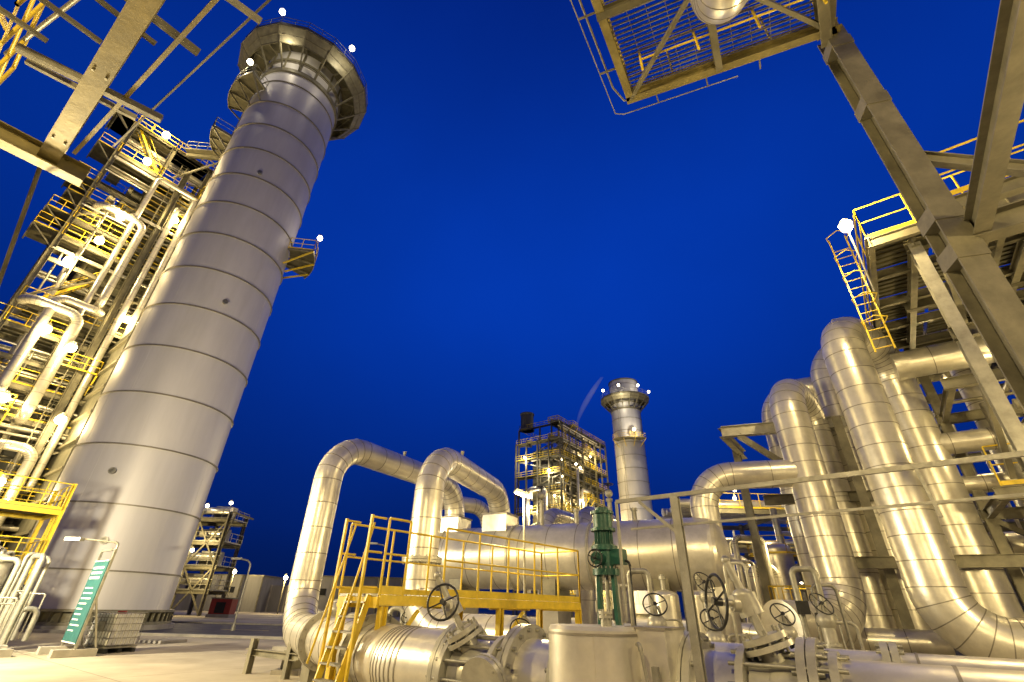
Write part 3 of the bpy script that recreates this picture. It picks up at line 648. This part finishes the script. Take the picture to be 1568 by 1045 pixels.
# ------------------------------------------------------------ foreground header pipe with valves
F0=V((1.5,5.35,.9)); F=lambda s,t=0,z=0:F0+g2*s+g1*t+Z*z
m=M()
m.pipe([F(-2.6),F(7)],.40,'alu',seam=1.0,n=40)
for s in (-2.5,-1.55,-.9,.35,1.3): m.flange(F(s),g2,.42,k=18)
for s in (-1.9,.7,2.8): m.bar(F(s,0,-.9),F(s,0,-.3),.4,.3,'steel')
m.build('header_pipe')
m=M(); m.pipe([F(-1,1.5,.1),F(8,1.5,.1)],.3,'alu'); m.pipe([F(-2.2,2.6,-.1),F(9,2.6,-.1)],.36,'alu'); m.flange(F(1.8,1.5,.1),g2,.3); m.flange(F(3.0,2.6,-.1),g2,.36); m.build('condensate_pipe')
def valve(c,axis,stem,wheel_off,wheelR,name='pipeline_valve',sc_=1.):
    m=M(); c=V(c); ax=V(axis).normalized(); st=V(stem).normalized()
    m.sph(c,.50*sc_,'grey',28); m.cyl(c-ax*.28,c+ax*.28,.46*sc_,'grey',n=32)
    for s in (-1,1): m.cyl(c+ax*.3*s,c+ax*.36*s,.6*sc_,'grey',n=40)
    q=ax.to_track_quat('Z','Y')
    for i in range(14):
        t=2*math.pi*i/14; o=q@V((math.cos(t),math.sin(t),0))*.55*sc_; m.cyl(c+o-ax*.42,c+o+ax*.42,.018,'galv',n=6)
    m.cyl(c,c+st*.75*sc_,.2*sc_,'grey',r2=.13*sc_,n=24); m.cyl(c+st*.6*sc_,c+st*.66*sc_,.3*sc_,'grey',n=28)
    m.cyl(c+st*.69*sc_,c+st*.76*sc_,.27*sc_,'grey',n=28)
    q2=st.to_track_quat('Z','Y')
    for i in range(8):
        t=i*math.pi/4; o=q2@V((math.cos(t),math.sin(t),0))*.24*sc_; m.cyl(c+o+st*.55*sc_,c+o+st*.82*sc_,.014,'galv',n=6)
    for s in (-1,1):
        o=q2@V((s,0,0))*.11*sc_; m.bar(c+o*1.3+st*.76*sc_,c+o+st*1.05*sc_,.04,.05,'grey')
    g=c+st*1.1*sc_; m.cyl(g-st*.08,g+st*.08,.15*sc_,'grey',n=24); m.sph(g+st*.08,.13*sc_,'grey',16,(1,1,.6))
    wo=V(wheel_off); w=g+wo; m.cyl(g,w,.028,'grey',n=12); m.cyl(g,g+wo*.5,.065,'grey',n=16); m.wheel(w,wo,wheelR,'black',.013)
    m.cyl(g,g+st*.55*sc_,.05*sc_,'grey',n=12); m.sph(g+st*.55*sc_,.06*sc_,'grey',12)
    m.build(name)
valve(F(-2.0,-.2,.0),g2,(-.45,-.1,.75),(-.08,-.32,.06),.18,sc_=.72)
valve(F(1.15,-.15,.05),g2,(-.28,.1,.95),(-.28,-.01,.02),.21,sc_=.68)
m=M(); c=F(-1.6,-.75,.02); m.cyl(c,c+V((.03,.05,.015)),.24,'grey',n=40); m.cyl(c+V((.035,.06,.02)),c+V((.06,.1,.03)),.24,'grey',n=40); m.cyl(c,c+g1*.5,.14,'grey',n=24)
for i in range(10): t=i*.628; m.cyl(c+V((.16*math.cos(t)-.01,-.12*math.cos(t)-.02,.2*math.sin(t))),c+V((.16*math.cos(t)+.07,-.12*math.cos(t)+.11,.2*math.sin(t))),.012,'galv',n=6)
c=F(1.25,-.75,.0); m.cyl(c,c+g1*.05,.27,'grey',n=40); m.cyl(c+g1*.06,c+g1*.11,.27,'grey',n=40); m.cyl(c,c+g1*.5,.16,'grey',n=24)
for i in range(10): t=i*.628; m.cyl(c+g2*.23*math.cos(t)+Z*.23*math.sin(t)-g1*.03,c+g2*.23*math.cos(t)+Z*.23*math.sin(t)+g1*.14,.013,'galv',n=6)
m.build('blind_flange')
m=M(); c=V((.83,5.05,0)); m.cyl(c+Z*.1,c+Z*1.44,.42,'alu',n=56); m.cyl(c+Z*1.44,c+Z*1.47,.42,'alu',r2=.40,n=56); m.cyl(c+Z*.95,c+Z*.975,.427,'seam',n=56); m.cyl(c+Z*1.40,c+Z*1.42,.425,'seam',n=56); m.bar(c+V((-.05,-.42,.2)),c+V((-.05,-.42,1.4)),.05,.012,'alu',up=(0,1,0))
m.box(c+V((.55,-.1,.75)),(.34,.5,1.42),'alu',(g2.x,g2.y)); m.box(c+V((.55,-.1,1.465)),(.37,.53,.02),'seam',(g2.x,g2.y)); m.bar(c+V((.42,-.42,1.2)),c+V((.42,-.42,.9)),.05,.05,'galv'); m.pipe([c+V((.3,-.36,1.35)),c+V((.3,-.46,1.35)),c+V((.34,-.46,1.05)),c+V((.34,-.36,1.05))],.014,'galv',R=.03,seam=9,n=8)
m.cyl(c+V((.1,-.1,1.46)),c+V((.1,-.1,1.56)),.05,'galv'); m.flange(c+V((.1,-.1,1.56)),(0,0,1),.05,k=6); m.build('valve_insulation_box')
# green motor actuated valve
m=M(); c=V((1.42,7.3,0))
m.cyl(c+Z*.2,c+Z*1.3,.2,'grey',n=24); m.cyl(c+Z*1.28,c+Z*1.36,.28,'grey',n=24)
for s in (-1,1): m.bar(c+g2*.13*s+Z*1.36,c+g2*.11*s+Z*2.05,.05,.09,'green')
m.cyl(c+Z*1.3,c+Z*2.1,.03,'galv'); m.cyl(c+Z*2.02,c+Z*2.1,.19,'green',n=28); m.cyl(c+Z*2.1,c+Z*2.42,.15,'green',n=28); m.cyl(c+Z*2.34,c+Z*2.4,.19,'green',n=28)
m.cyl(c+Z*2.42,c+Z*2.62,.12,'green',n=28); m.cyl(c+Z*2.6,c+Z*2.64,.18,'green',n=28); m.cyl(c+Z*2.64,c+Z*2.84,.14,'green',n=28); m.cyl(c+Z*2.84,c+Z*2.88,.17,'green',n=28); m.cyl(c+Z*2.88,c+Z*2.93,.1,'green',n=28)
for i in range(18):
    t=i*math.pi/9; m.bar(c+V((.125*math.cos(t),.125*math.sin(t),2.42)),c+V((.125*math.cos(t),.125*math.sin(t),2.6)),.012,.02,'green'); m.cyl(c+V((.17*math.cos(t),.17*math.sin(t),2.08)),c+V((.17*math.cos(t),.17*math.sin(t),2.13)),.01,'galv',n=6)
m.cyl(c+Z*2.22,c+Z*2.22-g1*.3,.08,'green'); m.box(c+Z*2.25+g2*.2,(.2,.18,.2),'green',(g2.x,g2.y)); m.wheel(c+Z*2.22-g1*.32,g1,.11,'black',.01); m.pipe([c+V((.18,-.12,2.2)),c+V((.3,-.2,2.2)),c+V((.3,-.2,1.2))],.012,'black',R=.06,seam=9,n=6)
m.build('motorised_valve')
m=M()
for i,(x,y,z,R_) in enumerate(((2.6,9.2,1.7,.2),(3.4,8.8,1.5,.18),(5.0,9.6,1.6,.2),(.3,10.2,1.25,.2),(6.3,10.5,1.8,.22),(4.6,12,2.2,.25))):
    m.cyl((x,y,0),(x,y,z-.3),.12,'grey',n=18); m.flange((x,y,z*.6),(0,0,1),.13,k=8); m.sph((x,y,z-.3),.17,'grey'); m.cyl((x,y,z-.4),(x,y,z),.03,'galv'); m.bar((x-.1,y,z-.25),(x-.05,y,z-.02),.03,.04,'grey');m.bar((x+.1,y,z-.25),(x+.05,y,z-.02),.03,.04,'grey'); m.wheel((x,y,z),(.1*i-.2,-.9,.6),R_,'black',.013)
m.pipe([(2.0,10.5,.4),(8,6.5,.4)],.14,'galv'); m.pipe([(2.6,9.2,.6),(7.8,5.8,.6)],.1,'grey')
for i in range(16):
    x=1.5+random.random()*6; y=12.5-x*.1+random.uniform(-.8,1.5); h=random.uniform(.9,2.6); m.pipe([(x,y,0),(x,y,h),(x+.4,y-.2,h),(x+.4,y-.2,.2)],random.choice([.02,.035,.06]),random.choice(['galv','grey']),R=.12,seam=5,n=10)
    if i%3==0: m.box((x,y-.1,h*.7),(.2,.15,.25),random.choice(['grey','black','green']))
m.build('valve_manifold')
m=M(); c=V((3.45,4.0,1.08)); m.sph(c,.27,'olive',28,(1,1,.8)); m.cyl(c-Z*1.08,c,.27,'olive',n=28); m.cyl(c-Z*.03,c+Z*.02,.3,'olive',n=28); m.build('strainer_dome')
m=M(); a=V((1.1,4.86,2.55)); b=V((4.6,1.95,2.55))
m.bar(a,b,.03,.036,'galv'); m.bar(a+V((.1,-.1,-.27)),b-Z*.24,.014,.02,'galv')
c=V((1.56,4.46,0)); m.ib(c,c+Z*2.53,.07,.07,'galv',up=g1,t=.008)
m.bar((2.95,3.32,2.53),(2.97,3.3,2.2),.02,.03,'galv'); m.bar(a,a-Z*.9,.02,.03,'galv'); m.bar(c+Z*2.2,c+Z*2.52+g2*-.35,.02,.03,'galv')
c=V((5.0,1.65,0)); m.ib(c,c+Z*2.53,.075,.075,'galv',up=g1,t=.008)
m.build('pipe_guard_frame')
# ------------------------------------------------------------ upper right steel tower
m=M(); c1=V((7.15,5.6,0))
m.ib(c1,c1+Z*13.2,.40,.40,'steel',up=V((.3,1,0)),t=.03)
for z in (3,6.6,7.4,10.5,12.6): # end plates / splice plates
    m.bar(c1+Z*(z-.15),c1+Z*(z+.15),.43,.43,'steel',up=V((.3,1,0)))
m.ib((7.6,5.7,7.0),(4.3,1.2,7.0),.22,.34,'steel'); m.ib((7.15,5.6,7.0),(12.5,1.6,7.0),.3,.4,'steel')
m.ib((7.15,5.6,9.0),(9.5,3.9,6.2),.16,.2,'steel')
m.rail([(8.6,6.4,8.85),(12.6,3.4,8.85)],1.15,sp=1,r=.025); m.bar((9.8,5.4,8.8),(13,3,8.8),2.0,.06,'casing'); m.ib((8.3,6.6,8.6),(12.8,3.2,8.6),.2,.3,'steel')
K=V((2.87,7.07,13)); p_=V((.92,-.39,0)); q_=V((-.5,-.866,0))
UP=lambda s,t,z=0:K+p_*s+q_*t+Z*z
m.ib(UP(-.1,0),UP(4.6,0),.18,.3,'ochre'); m.ib(UP(0,0),UP(0,4.5),.18,.3,'ochre'); m.ib(UP(-.1,2.2,-.05),UP(5,2.2,-.05),.15,.26,'olive'); m.ib(UP(2.1,0,-.05),UP(2.1,4.5,-.05),.15,.26,'steel'); m.ib(UP(4.4,0),UP(4.4,4.5),.18,.3,'steel')
m.bar(UP(0,0,-.1),UP(2.1,2.2,-.1),.09,.1,'steel'); m.bar(UP(4.4,0,-.1),UP(2.1,2.2,-.1),.09,.1,'steel')
t=.06
while t<4.5: m.bar(UP(.08,t,.2),UP(4.3,t,.2),.018,.05,'galv'); t+=.11
t=.1
while t<4.3: m.bar(UP(t,.06,.22),UP(t,4.4,.22),.012,.03,'galv'); t+=.4
m.rail([UP(0,4.5,.25),UP(0,0,.25),UP(4.4,0,.25)],1.15,sp=1.0,r=.026); m.rail([UP(.5,.9,-.5),UP(4.2,.9,-.5)],.8,sp=1.4,r=.03,toe=False)
m.tube([UP(-.35,4.5,.3),UP(-.35,.2,.3),UP(-.2,-.25,.3),UP(.2,-.35,.3),UP(3.2,-.35,.3)],.025,'galv'); m.tube([UP(-.5,4.5,.1),UP(-.5,-.4,.1),UP(-.3,-.5,.1),UP(2.5,-.5,.1)],.014,'galv')
for t in (.6,1.8,3.0): m.bar(UP(t,.0,.1),UP(t,-.5,.1),.03,.05,'steel')
for t in (.8,2.2,3.6): m.bar(UP(0,t,.1),UP(-.5,t,.1),.03,.05,'steel')
m.ib(UP(4.4,0,0),c1+Z*13,.22,.3,'ochre'); m.ib(c1+Z*12.9+V((-.2,0,0)),c1+Z*12.9-g1*5,.22,.34,'steel')
m.build('steel_platform_tower')
m=M(); m.pipe([(2.7,.6,11.8),(4.0,4.5,11.8),(4.1,4.8,16)],.5,R=.9,seam=.5); m.build('insulated_steam_pipe')
# ------------------------------------------------------------ upper left steel
m=M(); z=7.6
m.ib((-7.45,5.0,z),(-3.5,2.1,z),.24,.3,'ochre'); m.bar((-6.9,4.85,z+.0),(-3.0,2.35,z+.0),.05,.07,'ochre'); m.bar((-6.7,5.1,z+.5),(-2.9,2.75,z+.5),.025,.04,'olive')
m.ib((-9.5,2.3,z-.1),(-7.0,5.25,z-.1),.22,.3,'ochre'); m.bar((-6.3,3.25,z-.05),(-5.1,4.2,z-.05),.08,.1,'steel'); m.bar((-6.5,3.5,z+.1),(-5.6,4.3,z+.1),.05,.08,'steel')
m.ib((-9.6,4.8,z+.9),(-4.5,1.0,z+.9),.15,.2,'olive'); m.bar((-4.9,2.5,z+.2),(-4.2,3.4,z+.2),.06,.1,'olive'); m.bar((-4.3,2.0,z+.2),(-3.2,3.0,z+.2),.05,.08,'steel')
m.rail([(-9.2,4.9,z+1.1),(-7.0,3.3,z+1.1),(-4.6,1.4,z+1.1)],1.2,sp=.9,r=.03); m.bar((-8.6,3.6,z+.4),(-6.4,2.3,z+2.2),.05,.07,'yellow'); m.bar((-8.6,4.2,z+2.2),(-6.4,2.6,z+.4),.05,.07,'yellow'); m.bar((-7.6,3.2,z+.3),(-5.2,1.6,z+1.9),.05,.07,'yellow')
m.tube([(-9,4.6,z+2.2),(-6.8,3.6,z+2.2),(-4.4,2.0,z+2.4)],.035,'galv'); m.tube([(-9,3.9,z+.8),(-6.9,2.9,z+.9),(-5.9,2.9,z+1.6)],.05,'yellow')
m.ib((-9.4,3.0,0),(-9.4,3.0,z),.3,.3,'steel',up=g1); m.cyl((-9.5,7.3,5.2),(-7.5,5.0,7.5),.03,'olive')
for i in range(6): m.bar((-9+i*.7,2.2,z+.2),(-8.2+i*.7,3.3,z+.2),.04,.06,'olive')
for t in (.15,.5,.85): # bolted splice plates and stiffeners
    p=V((-7.45,5.0,z)).lerp(V((-3.5,2.1,z)),t); dd=V((3.95,-2.9,0)).normalized(); m.bar(p-dd*.008,p+dd*.008,.235,.27,'ochre')
    for q in (-.07,.07): m.cyl(p+dd.cross(Z)*q+dd*.08-Z*.17,p+dd.cross(Z)*q+dd*.08-Z*.145,.016,'galv',n=6)
m.build('steel_walkway_structure')
# ------------------------------------------------------------ yard floodlights out of frame
def yard(p,e,s=.3,col=WARM):
    p=V(p); m=M(); m.cyl((p.x,p.y-.6,0),(p.x,p.y-.6,p.z+.3),.09,'galv',n=12); m.box((p.x,p.y-.35,p.z+.45),(.9,.6,.12),'grey'); m.box((p.x,p.y-.35,p.z+.37),(.7,.4,.02),'lamp'); m.cyl((p.x,p.y-.6,0),(p.x,p.y-.6,.4),.2,'concrete'); o=m.build('yard_floodlight'); light(o,p,e,col,s)
yard((-16.2,13.6,4.6),7500,.3,PALE)
yard((-12.5,8.5,5.5),4500,.3)
yard((-5,-7,10),6200)
yard((6,-3,6),1700)
yard((13.5,5.5,4),1500)
yard((3,28.5,3),1100)
# ------------------------------------------------------------ world
w=bpy.data.worlds.new('World'); sc.world=w; w.use_nodes=True; nt=w.node_tree
bg=nt.nodes['Background']; tc=nt.nodes.new('ShaderNodeTexCoord'); sp=nt.nodes.new('ShaderNodeSeparateXYZ'); nt.links.new(tc.outputs['Generated'],sp.inputs[0])
r=nt.nodes.new('ShaderNodeValToRGB'); cr=r.color_ramp; cr.interpolation='B_SPLINE'
cr.elements[0].position=0; cr.elements[0].color=(.001,.010,.080,1)
cr.elements[1].position=1; cr.elements[1].color=(.0006,.011,.16,1)
for p_,c_ in ((.12,(.0008,.013,.13,1)),(.4,(.0008,.029,.30,1)),(.65,(.001,.039,.40,1)),(.82,(.001,.028,.30,1))):
    e=cr.elements.new(p_); e.color=c_
nt.links.new(sp.outputs['Z'],r.inputs[0])
no=nt.nodes.new('ShaderNodeTexNoise'); no.inputs['Scale'].default_value=1.3; no.inputs['Detail'].default_value=5; nt.links.new(tc.outputs['Generated'],no.inputs['Vector'])
mr=nt.nodes.new('ShaderNodeMapRange'); mr.inputs[1].default_value=.35; mr.inputs[2].default_value=.75; mr.inputs[3].default_value=.9; mr.inputs[4].default_value=1.15; nt.links.new(no.outputs['Fac'],mr.inputs[0])
dt=nt.nodes.new('ShaderNodeVectorMath'); dt.operation='DOT_PRODUCT'; nt.links.new(tc.outputs['Generated'],dt.inputs[0]); dt.inputs[1].default_value=(.08,.77,.63)
mr2=nt.nodes.new('ShaderNodeMapRange'); mr2.inputs[1].default_value=.3; mr2.inputs[2].default_value=1; mr2.inputs[3].default_value=.6; mr2.inputs[4].default_value=1.08; nt.links.new(dt.outputs['Value'],mr2.inputs[0])
mm=nt.nodes.new('ShaderNodeMath'); mm.operation='MULTIPLY'; nt.links.new(mr.outputs[0],mm.inputs[0]); nt.links.new(mr2.outputs[0],mm.inputs[1])
mx=nt.nodes.new('ShaderNodeVectorMath'); mx.operation='SCALE'; nt.links.new(r.outputs[0],mx.inputs[0]); nt.links.new(mm.outputs[0],mx.inputs['Scale'])
nt.links.new(mx.outputs[0],bg.inputs['Color']); bg.inputs['Strength'].default_value=1.0
# ------------------------------------------------------------ camera
cam=bpy.data.cameras.new('Camera'); co=bpy.data.objects.new('Camera',cam); sc.collection.objects.link(co); sc.camera=co
cam.sensor_width=36; cam.lens=16.21; cam.clip_end=3000; cam.clip_start=.05
co.matrix_world=Matrix.Translation((0,0,1.6))@Matrix.Rotation(math.radians(120),4,'X')@Matrix.Rotation(math.radians(1.45),4,'Z')
sc.view_settings.view_transform='Standard'; sc.view_settings.look='None'; sc.view_settings.exposure=0
